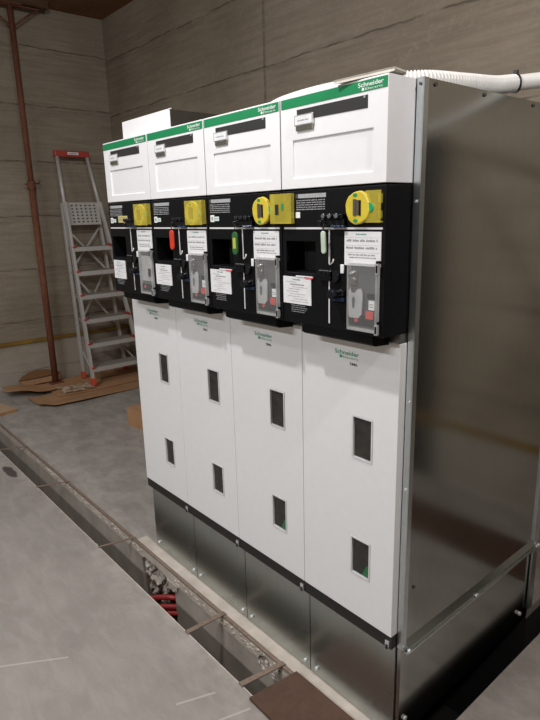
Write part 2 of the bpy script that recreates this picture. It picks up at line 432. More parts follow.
# ------------------------------------------------------------------ switchgear cubicles
W = .375; PF = -.074
def lv_front(root, i):
    box = MB()
    xs = [.0025, .051, .331, .3725]; zs = [1.7045, 1.732, 1.830, 1.942]
    box.relief(xs, zs, PF, lambda a, b: .0045 if (a == 1 and b == 1) else 0., .029, 'white_paint')
    b = box.build('top_compartment', 'white_paint', root, bevel=.0016)
    g = MB(); g.box(.007, .3705, PF-.0012, PF+.001, 1.9135, 1.9375, 'green_paint'); gs = g.build('green_band', 'green_paint', root); gs['label'] = 'green band across the top'
    tx = MB()
    text_faces(tx, 'Schneider', .283, 1.9238, .0098, PF-.0016, 'white_ink', .077, .012)
    text_faces(tx, 'Electric', .306, 1.9160, .0050, PF-.0016, 'white_ink', .052)
    tx.box(.295, .302, PF-.0017, PF-.0012, 1.9155, 1.9215, 'white_ink')
    tx.build('lettering', 'white_ink', gs, recalc=False)['label'] = 'white maker lettering on the green band'
    s = MB(); s.prism([(.069, 1.8785), (.313, 1.8765), (.313, 1.9055), (.069, 1.9055)], 'y', PF-.0012, PF+.001, 'dark_slot'); sl = s.build('name_slot', 'dark_slot', root); sl['label'] = 'dark strip for the circuit name'
    s = MB(); s.disc(.304, 1.9015, PF-.003, PF-.001, .0028, 'silver', 10); s.build('screw', 'silver', sl)
    h = MB(); h.box(.064, .134, PF-.007, PF-.0012, 1.864, 1.891, 'silver'); h.box(.068, .132, PF-.0055, PF-.0012, 1.852, 1.864, 'knob_steel')
    ho = h.build('card_holder', 'silver', sl, bevel=.0012)
    h = MB(); h.box(.068, .131, PF-.0076, PF-.0068, 1.867, 1.888, 'card_grey'); rr = random.Random(i); scribble(h, .078, .122, 1.8755, .003, PF-.0078, 'grey_ink', rr)
    h.build('card', 'card_grey', sl)

def control_panel(root, i):
    rr = random.Random(40+i)
    xs = [.002, .016, .136, .3735]; zs = [1.327, 1.475, 1.562, 1.700]
    p = MB(); p.relief(xs, zs, PF, lambda a, b: .075 if (a == 1 and b == 1) else 0., .029, 'black_plastic', lambda a, b: 'recess_black' if (a == 1 and b == 1) else None)
    cp = p.build('control_panel', 'black_plastic', root, bevel=.002); cp['label'] = 'black control panel'
    y = PF-.0003
    # single-line diagram
    l = MB()
    l.box(.011, .366, y-.0012, y+.001, 1.5955, 1.6005, 'line_white')
    pts = [(.1865, 1.5985-.0)]
    l.box(.1868, .1912, y-.0012, y+.001, 1.343, 1.472, 'line_white'); l.box(.1868, .1912, y-.0012, y+.001, 1.505, 1.597, 'line_white')
    l.tube([(.190, y-.001, 1.503), (.196, y-.001, 1.505), (.202, y-.001, 1.510), (.205, y-.001, 1.518)], .0022, 'line_white', 6)
    l.build('line_diagram', 'line_white', cp)['label'] = 'white single line diagram'
    # rating plate with print
    r = MB()
    r.box(.060, .176, y-.0008, y+.0005, 1.6785, 1.6895, 'label_grey'); r.box(.060, .070, y-.001, y, 1.6785, 1.6895, 'dark_ink')
    for z in (1.671, 1.665, 1.659, 1.653, 1.647):
        scribble(r, .062, .174, z, .0032, y-.0004, 'label_grey', rr)
    if i != 3:
        for v in r.bm.verts: v.co.x -= .045
    r.build('rating_plate', 'label_grey', cp)
    if i != 3:
        s = MB(); s.box(.018, .040, y-.001, y, 1.618, 1.640, 'sticker_white'); s.box(.024, .034, y-.0013, y-.0009, 1.623, 1.635, 'grey_ink'); s.build('sticker', 'sticker_white', cp)
        s = MB(); s.box(.042, .066, y-.001, y, 1.621, 1.635, 'sticker_mint'); scribble(s, .045, .063, 1.627, .003, y-.0012, 'grey_ink', rr); s.build('sticker', 'sticker_mint', cp)
    else:
        s = MB(); s.box(.060, .077, y-.001, y, 1.626, 1.642, 'sticker_white'); s.build('sticker', 'sticker_white', cp)
    if i == 0:
        s = MB(); s.box(.088, .172, y-.001, y, 1.620, 1.647, 'sticker_beige'); scribble(s, .092, .168, 1.638, .003, y-.0012, 'grey_ink', rr); scribble(s, .092, .150, 1.630, .003, y-.0012, 'grey_ink', rr); s.build('sticker', 'sticker_beige', cp)
    # upper key lock bank
    k = MB()
    k.box(.168, .250, y-.012, y, 1.605, 1.622, 'black_lever'); k.box(.176, .246, y-.016, y, 1.622, 1.634, 'black_lever')
    for q, xx in enumerate((.186, .208, .232)):
        k.cyl((xx, y-.016, 1.628), (xx+.003, y-.026, 1.630), .007, 'black_lever', 12)
    k.box(.205, .250, y-.0135, y, 1.600, 1.606, 'blue_gloss')
    k.cyl((.165, y, 1.612), (.165, y-.016, 1.612), .008, 'black_lever', 12)
    k.build('lock_bank', 'black_lever', cp, bevel=.0015)
    # operating hub halfway down the diagram
    k = MB()
    k.box(.155, .209, y-.010, y, 1.461, 1.490, 'black_lever'); k.box(.160, .205, y-.012, y-.008, 1.466, 1.474, 'black_plastic')
    for xx in (.166, .182, .198): k.disc(xx, 1.480, y-.0120, y-.010, .005, 'black_plastic', 12)
    scribble(k, .160, .206, 1.4865, .0015, y-.0102, 'label_grey', rr)
    k.disc(.214, 1.473, y-.010, y, .016, 'black_lever', 20)
    k.build('operating_hub', 'black_lever', cp, bevel=.001)
    # lower key lock with blue ring
    k = MB()
    k.box(.196, .250, y-.014, y, 1.424, 1.438, 'black_lever'); k.cyl((.225, y, 1.428), (.225, y-.035, 1.428), .012, 'black_lever', 14); k.cyl((.243, y-.01, 1.440), (.238, y-.022, 1.434), .004, 'black_lever', 10)
    k.prism([(.198, 1.418), (.212, 1.408), (.250, 1.410), (.250, 1.420)], 'y', y-.010, y, 'blue_gloss')
    k.build('lower_lock', 'black_lever', cp, bevel=.0012)
    # white notice, lower left, propped under the recess
    k = MB(); yy = y-.0022
    k.box(.004 if i else .012, .120, yy, y-.0002, 1.384, 1.462, 'paper')
    text_faces(k, 'Schneider', .044, 1.4525, .0044, yy-.0004, 'green_ink', .034, .01)
    k.box(.034, .092, yy-.0004, yy, 1.4385, 1.4415, 'grey_ink')
    for z in (1.446, 1.432, 1.426, 1.419, 1.412, 1.405, 1.398, 1.391):
        a = .018+rr.random()*.03; scribble(k, a, min(.114, a+.03+rr.random()*.05), z, .0016, yy-.0002, 'grey_ink', rr)
    k.build('notice', 'paper', cp)['label'] = 'white printed notice under the recess'
    k = MB(); k.box(.060, .128, y-.004, y-.0004, 1.4625, 1.4665, 'paper'); k.box(.095, .130, y-.0045, y-.0004, 1.4605, 1.4640, 'paper_red')
    if i in (2, 3): k.build('red_edged_card', 'paper_red', cp)
    else: k.bm.free()
    k = MB()
    for z in (1.378, 1.372, 1.366, 1.360): scribble(k, .028+rr.random()*.01, .085+rr.random()*.02, z, .0022, y-.0003, 'label_grey', rr)
    k.build('small_print', 'label_grey', cp)
    # white paper, right
    k = MB(); k.box(.244, .363, y-.0016, y, 1.505, 1.590, 'paper')
    text_faces(k, 'Schneider', .282, 1.5815, .0050, y-.0019, 'green_ink', .036, .01)
    for z, a, b, h in ((1.5655, .252, .355, .0055), (1.5475, .250, .355, .0055), (1.531, .258, .345, .0038), (1.5245, .262, .352, .0028)):
        scribble(k, a, b, z, h, y-.0019, 'grey_ink', rr, .9)
    for z in (1.575, 1.556, 1.538): k.box(.248, .360, y-.0018, y-.0015, z, z+.0005, 'label_grey')
    k.build('paper_notice', 'paper', cp)['label'] = 'white printed sheet above the clear cover'
    # clear box cover with gear behind it
    k = MB(); k.box(.266, .360, y-.0015, y, 1.345, 1.510, 'cover_back'); bk = k.build('cover_backplate', 'cover_back', cp)
    k = MB(); k.box(.264, .356, y-.006, y-.0017, 1.352, 1.378, 'black_plastic'); k.disc(.291, 1.366, y-.008, y-.006, .006, 'red_label', 14)
    k.box(.325, .352, y-.006, y-.0017, 1.424, 1.437, 'black_plastic'); k.build('terminal_block', 'black_plastic', bk)
    if i == 0:
        k = MB(); k.box(.268, .352, y-.004, y-.0017, 1.39, 1.49, 'frosted_plastic'); k.box(.325, .345, y-.008, y-.004, 1.41, 1.44, 'black_plastic'); k.build('meter', 'frosted_plastic', bk)
    else:
        k = MB(); k.box(.332, .350, y-.007, y-.0017, 1.396, 1.420, 'sticker_white'); k.box(.334, .348, y-.0073, y-.007, 1.403, 1.405, 'grey_ink'); k.box(.334, .348, y-.0073, y-.007, 1.409, 1.411, 'grey_ink'); k.build('relay_label', 'sticker_white', bk)
        k = MB(); k.box(.322, .346, y-.0065, y-.0017, 1.372, 1.392, 'red_label'); k.build('red_label', 'red_label', bk)
        k = MB(); k.box(.268, .290, y-.006, y-.0017, 1.456, 1.492, 'knob_steel'); k.cyl((.270, y-.0085, 1.484), (.288, y-.0085, 1.491), .0035, 'silver', 10); k.disc(.281, 1.467, y-.010, y-.006, .008, 'knob_steel', 16); k.build('selector_knob', 'knob_steel', bk, bevel=.0012)
        k = MB()
        pts = [(.268, 1.385), (.270, 1.374), (.275, 1.371), (.302, 1.372), (.311, 1.382), (.313, 1.41), (.314, 1.438), (.308, 1.449), (.298, 1.446), (.288, 1.436), (.276, 1.436), (.272, 1.448), (.268, 1.44), (.267, 1.41)]
        k.prism(pts, 'y', y-.0115, y-.0075, 'frosted_plastic'); k.prism([(.281, 1.398), (.288, 1.396), (.291, 1.42), (.286, 1.428), (.280, 1.422)], 'y', y-.0119, y-.0115, 'cover_back'); k.build('plastic_cap', 'frosted_plastic', bk, bevel=.0015)
    k = MB(); k.box(.266, .361, y-.0135, y-.0125, 1.343, 1.511, 'clear_plastic')
    cc = k.build('clear_cover', 'clear_plastic', cp); cc['label'] = 'clear hinged plastic cover'
    k = MB()
    k.box(.265, .362, y-.0135, y-.0017, 1.506, 1.512, 'clear_edge'); k.box(.265, .362, y-.014, y-.0017, 1.339, 1.346, 'clear_edge')
    k.box(.264, .267, y-.0135, y-.0017, 1.346, 1.506, 'clear_edge'); k.box(.357, .362, y-.0135, y-.0017, 1.346, 1.506, 'clear_edge')
    k.build('cover_rim', 'clear_edge', cp)
    for z in (1.50, 1.348):
        k = MB(); k.box(.360, .369, y-.018, y-.010, z-.012, z+.014, 'silver'); k.box(.362, .367, y-.019, y-.018, z-.008, z+.010, 'black_plastic'); k.box(.355, .364, y-.010, y, z+.013, z+.020, 'black_plastic'); k.build('hinge', 'silver', cp)
    k = MB(); k.box(.231, .243, y-.004, y, 1.482, 1.506, 'sticker_white'); k.build('latch_tab', 'sticker_white', cp, bevel=.002)
    # yellow sealing cover over the earthing switch
    k = MB()
    n = 40; pts = []
    for q in range(n):
        a = 2*math.pi*q/n; rad = .0395*(1+(.04 if (q//5) % 2 else 0))
        pts.append((0.2945+.97*rad*math.cos(a), 1.648+rad*math.sin(a)))
    k.prism(pts, 'y', y-.013, y, 'yellow_plastic')
    dial = k.build('yellow_knob', 'yellow_plastic', cp, bevel=.003); dial['label'] = 'yellow round interlock cover'
    k = MB(); k.box(.283, .292, y-.0155, y-.013, 1.629, 1.669, 'knob_steel'); k.box(.293, .301, y-.015, y-.013, 1.631, 1.667, 'knob_steel'); k.box(.302, .307, y-.0145, y-.013, 1.629, 1.666, 'black_plastic'); k.build('knob_slot', 'knob_steel', dial)
    for ang in (98, 265):
        k = MB(); a = R_(ang); k.disc(.2925+.031*math.cos(a), 1.648+.031*math.sin(a), y-.0138, y-.013, .0045, 'green_mark', 12, 1.6); k.build('position_mark', 'green_mark', dial)
    k = MB(); k.cyl((.333, y, 1.648), (.333, y-.012, 1.648), .011, 'green_button', 16); k.build('green_button', 'green_button', cp)
    if i in (0, 1):
        k = MB(); k.box(.262, .366, y-.0185, y-.0170, 1.609, 1.690, 'yellow_clear'); k.box(.361, .366, y-.0170, y, 1.612, 1.690, 'yellow_clear')
        k.build('yellow_flap', 'yellow_clear', cp, bevel=.001)['label'] = 'yellow see-through flap closed over the knob'
    elif i == 2:
        k = MB(); k.box(.343, .432, y-.017, y-.0155, 1.611, 1.693, 'yellow_clear'); k.box(.343, .347, y-.0155, y-.004, 1.611, 1.693, 'yellow_clear'); k.box(.428, .432, y-.0155, y-.004, 1.611, 1.693, 'yellow_clear')
        k.box(.347, .428, y-.0155, y-.004, 1.611, 1.615, 'yellow_clear'); k.box(.366, .380, y-.0178, y-.017, 1.636, 1.664, 'dark_slot'); k.box(.392, .402, y-.0178, y-.017, 1.648, 1.666, 'green_mark')
        k.build('yellow_flap', 'yellow_clear', cp)['label'] = 'yellow see-through flap swung open to the right'
    else:
        k = MB(); k.box(.318, .366, y-.010, y-.0085, 1.612, 1.688, 'yellow_clear'); k.box(.318, .366, y-.0085, y, 1.612, 1.616, 'yellow_clear'); k.box(.360, .364, y-.011, y, 1.622, 1.640, 'yellow_clear'); k.box(.360, .364, y-.011, y, 1.658, 1.680, 'yellow_clear')
        k.build('yellow_flap', 'yellow_clear', cp)['label'] = 'yellow see-through flap beside the round knob'
    # visor under the panel
    v = MB(); v.prism([(-.0735, 1.3268), (-.005, 1.3268), (-.005, 1.294), (-.060, 1.298), (-.0735, 1.305)], 'x', .079, .340, 'visor_black'); v.build('visor', 'visor_black', root)
    one_box('grey_ledge', 'galvanised_dull', root, .002, .373, -.004, .029, 1.3015, 1.3255)

def door(root, i):
    x0, x1 = .0008, .3742
    xs = [x0, .212, .288, x1]; zs = [.392, .540, .668, .930, 1.064, 1.2994]
    d = MB(); d.relief(xs, zs, 0., lambda a, b: .010 if (a == 1 and b in (1, 3)) else 0., .029, 'door_paint')
    do = d.build('door', 'door_paint', root, bevel=.0022)
    for n_, (z0, z1) in enumerate(((.540, .668), (.930, 1.064))):
        f = MB()
        t_ = .0042
        f.box(.212, .288, -.002, .008, z0, z0+t_, 'window_frame'); f.box(.212, .288, -.002, .008, z1-t_, z1, 'window_frame')
        f.box(.212, .212+t_, -.002, .008, z0+t_, z1-t_, 'window_frame'); f.box(.288-t_, .288, -.002, .008, z0+t_, z1-t_, 'window_frame')
        f.build('window_frame', 'window_frame', do)
        g = MB(); g.box(.2185, .2815, .0045, .0085, z0+.0065, z1-.0065, 'window_dark')
        if n_ == 0 and i in (2, 3):
            g.prism([(.255, z0+.008), (.280, z0+.008), (.280, z0+.050), (.270, z0+.044)], 'y', .0038, .0045, 'window_green')
        g.build('window_pane', 'window_dark', do)
    lg = MB()
    text_faces(lg, 'Schneider', .141, 1.2395, .0125, -.0005, 'green_ink', .092, .012)
    text_faces(lg, 'Electric', .172, 1.2290, .0068, -.0005, 'green_ink', .060)
    lg.box(.160, .169, -.0006, -.0001, 1.2285, 1.2365, 'green_ink')
    text_faces(lg, 'SM6', .199, 1.2115, .0082, -.0005, 'dark_ink', .029, .02)
    lg.build('lettering', 'green_ink', do, recalc=False)['label'] = 'green maker lettering on the white door'

def plinth(root, i):
    one_box('kick_strip', 'black_trim', root, .0008, .3742, .004, .029, .3475, .3915)
    c = MB(); c.box(.352, .366, .0005, .004, .352, .372, 'silver'); c.box(.356, .363, -.003, .0005, .346, .360, 'black_trim'); c.build('clip', 'silver', root)
    p = MB(); p.box(.0020, .3730, .0254, .029, .004, .3475, 'galvanised'); pp = p.build('plinth_panel', 'galvanised', root); pp['label'] = 'bare galvanised steel plinth panel'
    for x in (.034, .352):
        b = MB(); b.cyl((x, .0254, .036), (x, .020, .036), .0075, 'bolt_steel', 6); b.cyl((x, .020, .036), (x, .0165, .036), .0055, 'bolt_steel', 12); b.build('bolt', 'bolt_steel', pp)
    e = MB(); e.box(.001, .374, .0295, .905, .0, 1.9415, 'galvanised_dull'); e.build('enclosure', 'galvanised_dull', root)['label'] = 'galvanised steel enclosure behind the front'

NAMES = ['white switchgear cubicle farthest from camera, beside the stepladder, with beige sticker and no key tag',
         'white switchgear cubicle with a red key tag hanging on its black panel',
         'white switchgear cubicle whose yellow flap is swung open over its right-hand neighbour',
         'white switchgear cubicle nearest the camera with the tall grey steel end panel']
CUB = []
for i in range(4):
    r = empty('switchgear_cubicle', (-1.5+W*i, 0, 0), NAMES[i], 'switchgear', 'switchgear cubicles in the row')
    lv_front(r, i); control_panel(r, i); door(r, i); plinth(r, i)
    CUB.append(r)

# galvanised end panel on the last cubicle (its own coordinates: the world x minus -0.375)
r = CUB[3]; X = W
e = MB(); e.box(X+.003, X+.020, .030, .905, .352, 1.942, 'end_sheet'); ep = e.build('end_panel', 'end_sheet', r, bevel=.001); ep['label'] = 'grey galvanised steel end panel'
def lathe_bolt(mb, x, y, z, r_=.006, mat='bolt_steel'): mb.cyl((x, y, z), (x+.005, y, z), r_, mat, 8)
fl_ = MB(); fl_.box(X+.0025, X+.0208, .0275, .0300, .346, 1.942, 'galvanised_bright'); fl_.box(X+.0202, X+.0225, .0275, .046, .346, 1.942, 'galvanised_bright'); pf = fl_.build('corner_post', 'galvanised_bright', r); pf['label'] = 'bright zinc corner post at the front edge'
for z in (1.928, 1.66, 1.137, .879):
    b = MB(); b.disc(X+.0125, z, .024, .0275, .0035, 'screw_dark' if z > 1.9 else 'bolt_steel', 10); b.build('screw', 'bolt_steel', pf)
for y, z in ((.076, 1.930), (.300, 1.930), (.575, 1.930), (.80, 1.93), (.075, .544)):
    b = MB(); b.cyl((X+.02, y, z), (X+.0235, y, z), .005, 'screw_dark', 10); b.build('screw', 'screw_dark', ep)
rp = MB(); rp.box(X+.0202, X+.027, .868, .905, .050, 1.942, 'galvanised_bright'); rp.box(X+.003, X+.020, .885, .905, .05, .352, 'galvanised_bright')
rpo = rp.build('rear_post', 'galvanised_bright', r); rpo['label'] = 'zinc rear post of the end panel'
for y, z in ((.885, .905), (.885, .645), (.885, 1.25), (.885, 1.55)):
    b = MB(); b.cyl((X+.027, y, z), (X+.033, y, z), .006, 'bolt_steel', 8); b.build('screw', 'bolt_steel', rpo)
rl = MB(); rl.prism([(X+.0202, .342), (X+.030, .335), (X+.030, .347), (X+.0202, .372)], 'y', .046, .868, 'galvanised'); rl.box(X+.0202, X+.034, .040, .900, .330, .3355, 'galvanised_bright'); rlo = rl.build('bottom_rail', 'galvanised_bright', r); rlo['label'] = 'zinc rail along the foot of the end panel'
for y in (.047, .43, .435, .878, .892):
    b = MB(); b.cyl((X+.030, y, .342), (X+.038, y, .342), .006, 'bolt_steel', 8); b.build('bolt', 'bolt_steel', rlo)
lp = MB(); lp.box(X+.003, X+.016, .030, .885, .004, .345, 'end_sheet'); lpo = lp.build('lower_end_panel', 'end_sheet', r); lpo['label'] = 'galvanised steel skirt below the end panel'
b = MB(); b.cyl((X+.016, .81, .06), (X+.026, .81, .06), .008, 'bolt_steel', 8); b.cyl((X+.016, .06, .07), (X+.022, .06, .07), .008, 'bolt_steel', 8); b.build('bolt', 'bolt_steel', lpo)

# ------------------------------------------------------------------ key tags hanging on the locks
def key_tag(x, z_top, z_bot, w, label, body, window=None, tilt=0., y=PF-.0185):
    o = empty('key_tag', (x, y, z_top), label, 'key tag', 'key tags on the locks'); L_ = z_top-z_bot
    c = MB(); c.tube([(0, .002, .022), (.003, -.004, .012), (.001, -.004, .003), (0, -.002, -.004)], .0016, 'black_lever', 6); c.build('cord', 'black_lever', o)
    b = MB(); n = 10; pts = []
    for q in range(n+1): a = math.pi*q/n; pts.append((w/2*math.cos(a), -w/2+w/2*math.sin(a)))
    for q in range(n+1): a = math.pi+math.pi*q/n; pts.append((w/2*math.cos(a), -(L_-w/2)+w/2*math.sin(a)))
    pts = [(p[0]+tilt*p[1], p[1]) for p in pts]
    b.prism(pts, 'y', -.006, 0, body); t_ = b.build('tag_body', body, o, bevel=.0015)
    if window:
        m = MB(); h = L_*.26; m.box(-w*.27+tilt*-L_*.5, w*.27+tilt*-L_*.5, -.0068, -.006, -L_*.5-h*.9, -L_*.5+h*.9, window); m.build('tag_insert', window, t_)
key_tag(-1.125+.172, 1.592, 1.522, .026, 'red plastic key tag hanging on a black lock', 'tag_red')
key_tag(-.75+.176, 1.588, 1.517, .026, 'green key tag with yellow insert hanging on a black lock', 'tag_green', 'tag_yellow')
key_tag(-.375+.186, 1.592, 1.533, .015, 'narrow pale green and white key tag on the nearest cubicle', 'tag_pale', None, -.05)

# ------------------------------------------------------------------ things on top
r = empty('cable_box', (-1.452, 0.0, 1.9425), 'white sheet metal box with grey steel side standing on the farthest cubicles', 'box')
m = MB(); m.box(0, .380, .0, .0025, 0, .084, 'sheet_white'); m.box(.372, .394, -.001, .0015, .0815, .084, 'sheet_white'); m.build('front_plate', 'sheet_white', r)['label'] = 'white front plate'
m = MB(); m.box(.002, .378, .003, .24, 0, .082, 'box_steel'); m.build('steel_body', 'box_steel', r)['label'] = 'bare grey steel body'

r = empty('trunking_lid', (-.155, -.088, 1.9445), 'cream plastic strip lying on top of the nearest cubicle above the maker lettering', 'strip')
mtx = Matrix.Rotation(R_(10), 4, 'Z') @ Matrix.Rotation(R_(-1.8), 4, 'Y')
m = MB(); m.box(-.004, .160, .0, .060, .002, .006, 'cream_plastic', mtx); m.box(-.004, .160, .0, .0025, -.003, .006, 'cream_plastic', mtx); m.box(-.004, .160, .0575, .060, -.003, .006, 'cream_plastic', mtx)
m.build('lid_strip', 'cream_plastic', r)

def catmull(P_, n):
    P_ = [Vector(p) for p in P_]; out = []
    Q = [P_[0]*2-P_[1]]+P_+[P_[-1]*2-P_[-2]]
    for k in range(1, len(Q)-2):
        for s in range(n):
            t_ = s/n; a, b, c, d = Q[k-1:k+3]
            out.append(.5*((2*b)+(-a+c)*t_+(2*a-5*b+4*c-d)*t_*t_+(-a+3*b-3*c+d)*t_**3))
    out.append(P_[-1]); return out
r = empty('cable_conduit', (-.05, .30, 1.9425), 'white corrugated conduit lying over the cubicle tops and leaving to the right', 'conduit')
o0 = Vector(r.location)
p1 = catmull([(-.78, .20, 1.970), (-.62, .12, 1.970), (-.50, .085, 1.970), (-.36, .075, 1.970), (-.20, .10, 1.970), (-.09, .17, 1.970), (-.045, .30, 1.971), (-.022, .42, 1.975), (.0, .50, 1.985)], 56)
m = MB(); m.tube([p-o0 for p in p1], lambda k: .0248-(.0034 if k % 4 in (2, 3) else 0), 'plastic_white', 14); m.build('corrugated_section', 'plastic_white', r)
p2 = catmull([(-.012, .466, 1.981), (.0, .50, 1.985), (.045, .57, 1.994), (.14, .68, 2.006), (.36, .92, 2.022), (.75, 1.30, 2.04), (1.3, 1.66, 2.05)], 14)
m = MB(); m.tube([p-o0 for p in p2], .0215, 'plastic_white', 14); m.build('smooth_section', 'plastic_white', r)
m = MB(); c = Vector((-.001, .498, 1.9848))-o0; d = Vector((.5, 1, .22)).normalized(); m.tube([c-d*.003, c+d*.003], .0265, 'cable_tie', 16); m.box(c.x-.006, c.x+.006, c.y-.004, c.y+.006, c.z+.022, c.z+.034, 'cable_tie'); m.build('cable_tie', 'cable_tie', r)['label'] = 'black cable tie'

# ------------------------------------------------------------------ trench: cross bars, cables, cover
bars = [(-3.41, -3.32, 'first steel cross bar from the far left end of the trench'), (-2.60, -2.53, 'second steel cross bar from the far left end of the trench'), (-1.682, -1.635, 'steel cross bar in the trench just left of the broken hole'),
        (-.849, -.84, 'steel cross bar in the trench between the broken hole and the small cavity'), (-.493, -.465, 'steel cross bar in the trench nearest the brown cover board')]
for xa, xb, lab in bars:
    m = MB(); w = .006 if xa < -1.5 else .011
    m.prism([(xa-w, TN-.006), (xa+w, TN-.006), (xb+w, TF+.014), (xb-w, TF+.014)], 'z', .0045, .0085, 'rusty_steel')
    m.prism([(xa+w-.003, TN-.006), (xa+w, TN-.006), (xb+w, TF-.006), (xb+w-.003, TF-.006)], 'z', -.010, .0045, 'rusty_steel') if False else None
    o = m.build('trench_crossbar', 'rusty_steel'); tag(o, lab, 'bar', 'cross bars over the trench')
for k, (x0, z0, lab) in enumerate(((-1.335, -.172, 'upper red cable coming out of the hole in the trench wall'), (-1.30, -.205, 'middle red cable coming out of the hole in the trench wall'), (-1.29, -.235, 'lowest red cable coming out of the hole in the trench wall'))):
    m = MB(); m.tube(catmull([(x0-.26, -.165, z0-.16), (x0-.12, -.13, z0-.06), (x0-.03, -.08, z0-.012), (x0+.05, -.03, z0+.008), (x0+.10, .03, z0+.006), (x0+.16, .10, z0)], 6), .0135, 'cable_red', 12)
    o = m.build('power_cable', 'cable_red'); tag(o, lab, 'cable', 'red cables in the trench')
m = MB(); m.prism([(-.420, TN-.022), (.085, TN-.022), (.085, TF+.015), (-.396, TF+.015)], 'z', .0045, .0165, 'brown_board'); o = m.build('trench_cover', 'brown_board'); tag(o, 'brown board covering the trench in front of the nearest cubicle', 'board')

# ------------------------------------------------------------------ stepladder by the left wall
r = empty('stepladder', (-4.43, 1.27, .0145), 'folded aluminium platform stepladder with red fittings leaning by the left wall', 'ladder')
O = Vector(r.location)
SX = -.19
def SL(z): return Vector((-4.43+SX*z, .985+.022*z, z))
def SR(z): return Vector((-4.43+SX*z, 1.555-.098*z, z))
def beam(mb, a, b, w, d, mat):
    a = Vector(a); b = Vector(b); t_ = (b-a).normalized(); n = Vector((0, 1, 0)); n = (n-t_*n.dot(t_)).normalized(); c = t_.cross(n)
    vs = [mb.bm.verts.new(p+n*sx*w/2+c*sy*d/2) for p in (a, b) for sx, sy in ((-1, -1), (1, -1), (1, 1), (-1, 1))]
    i = mb.mi(mat)
    for q in ((0, 1, 2, 3), (7, 6, 5, 4), (0, 4, 5, 1), (1, 5, 6, 2), (2, 6, 7, 3), (3, 7, 4, 0)):
        f = mb.bm.faces.new([vs[k] for k in q]); f.material_index = i
ZB = .020
for side, S in (('l', SL), ('r', SR)):
    m = MB(); beam(m, S(ZB+.05)-O, S(1.80)-O, .022, .058, 'aluminium'); st = m.build('front_stile', 'aluminium', r, bevel=.002)
    m = MB(); beam(m, S(ZB+.004)-O, S(ZB+.075)-O, .036, .070, 'ladder_red_bright'); m.build('foot', 'ladder_red_bright', st, bevel=.004)['label'] = 'red plastic foot'
    m = MB(); m.tube([S(1.62)-O+Vector((-.012, 0, 0)), S(2.26)-O+Vector((-.012, 0, 0))], .018, 'aluminium', 12); m.build('handrail', 'aluminium', r)
    q = 1 if side == 'l' else -1
    y0 = 1.035 if side == 'l' else 1.515; y1 = 1.028 if side == 'l' else 1.385
    m = MB(); beam(m, Vector((-4.80, y0, ZB+.05))-O, Vector((-4.865, y1, 1.80))-O, .022, .045, 'aluminium'); rl_ = m.build('rear_leg', 'aluminium', r, bevel=.002)
    m = MB(); beam(m, Vector((-4.80, y0, ZB+.002))-O, Vector((-4.803, y0, ZB+.070))-O, .036, .058, 'ladder_red_bright'); m.build('foot', 'ladder_red_bright', rl_, bevel=.004)['label'] = 'red plastic foot'
for z in (.19, .425, .665, .90, 1.13, 1.365):
    a, b = SL(z), SR(z); m = MB()
    m.box(a.x-.150-O.x, a.x+.030-O.x, a.y+.012-O.y, b.y-.012-O.y, z-O.z-.022, z-O.z+.008, 'tread_alu')
    m.box(a.x+.024-O.x, a.x+.036-O.x, a.y+.012-O.y, b.y-.012-O.y, z-O.z-.032, z-O.z+.009, 'aluminium')
    tr = m.build('tread', 'tread_alu', r)
    for p, s_ in ((a, 1), (b, -1)):
        m = MB(); m.box(p.x-.06-O.x, p.x+.038-O.x, min(p.y-.006*s_, p.y+.034*s_)-O.y, max(p.y-.006*s_, p.y+.034*s_)-O.y, z-O.z+.002, z-O.z+.016, 'ladder_red'); m.box(p.x-.006-O.x, p.x+.036-O.x, min(p.y+.010*s_, p.y+.026*s_)-O.y, max(p.y+.010*s_, p.y+.026*s_)-O.y, z-O.z+.016, z-O.z+.032, 'ladder_red'); m.build('tread_cap', 'ladder_red', tr)['label'] = 'red plastic tread cap'
# perforated platform folded upright
m = MB(); xs = [0.]; 
n_c, n_r = 6, 6
ya, yb = 1.045, 1.365; za, zb = 1.585, 1.800
def perf():
    xs = [ya]; zs = [za]
    for k in range(n_c):
        c0 = ya+.022+(yb-ya-.044)*(k+.5)/n_c; xs += [c0-.010, c0+.010]
    for k in range(n_r):
        c0 = za+.014+(zb-za-.028)*(k+.5)/n_r; zs += [c0-.0065, c0+.0065]
    xs.append(yb); zs.append(zb)
    return xs, zs
xs, zs = perf()
m.relief(xs, zs, 0., lambda a, b: .014 if (a % 2 == 1 and b % 2 == 1) else 0., .022, 'aluminium', lambda a, b: 'recess_black' if (a % 2 == 1 and b % 2 == 1) else None)
for v in m.bm.verts:
    z = v.co.z; v.co = Vector((-4.43+SX*z-.004-v.co.y, v.co.x-.0, z))-O
m.build('platform', 'aluminium', r)['label'] = 'perforated platform folded upright'
tp, tq = SL(2.262)-O, SR(2.262)-O
m = MB(); m.box(tp.x-.040, tp.x+.012, tp.y-.025, tq.y+.025, tp.z-.030, tp.z+.028, 'ladder_red'); tc_ = m.build('top_handle', 'ladder_red', r, bevel=.008); tc_['label'] = 'red top handle'
m = MB(); cy = (tp.y+tq.y)/2; m.box(tp.x+.012, tp.x+.0135, cy-.05, cy+.06, tp.z-.009, tp.z+.014, 'sticker_white'); m.box(tp.x+.0135, tp.x+.0140, cy-.035, cy+.045, tp.z-.001, tp.z+.006, 'grey_ink'); m.build('sticker', 'sticker_white', tc_)
def brace(a, b):
    m = MB(); beam(m, Vector(a)-O, Vector(b)-O, .018, .006, 'aluminium'); m.build('brace', 'aluminium', r)
brace((-4.835, 1.05, .55), (-4.855, 1.41, 1.12)); brace((-4.842, 1.46, .55), (-4.848, 1.05, 1.12))
brace((-4.852, 1.05, 1.14), (-4.865, 1.39, 1.55)); brace((-4.858, 1.41, 1.14), (-4.868, 1.05, 1.55))
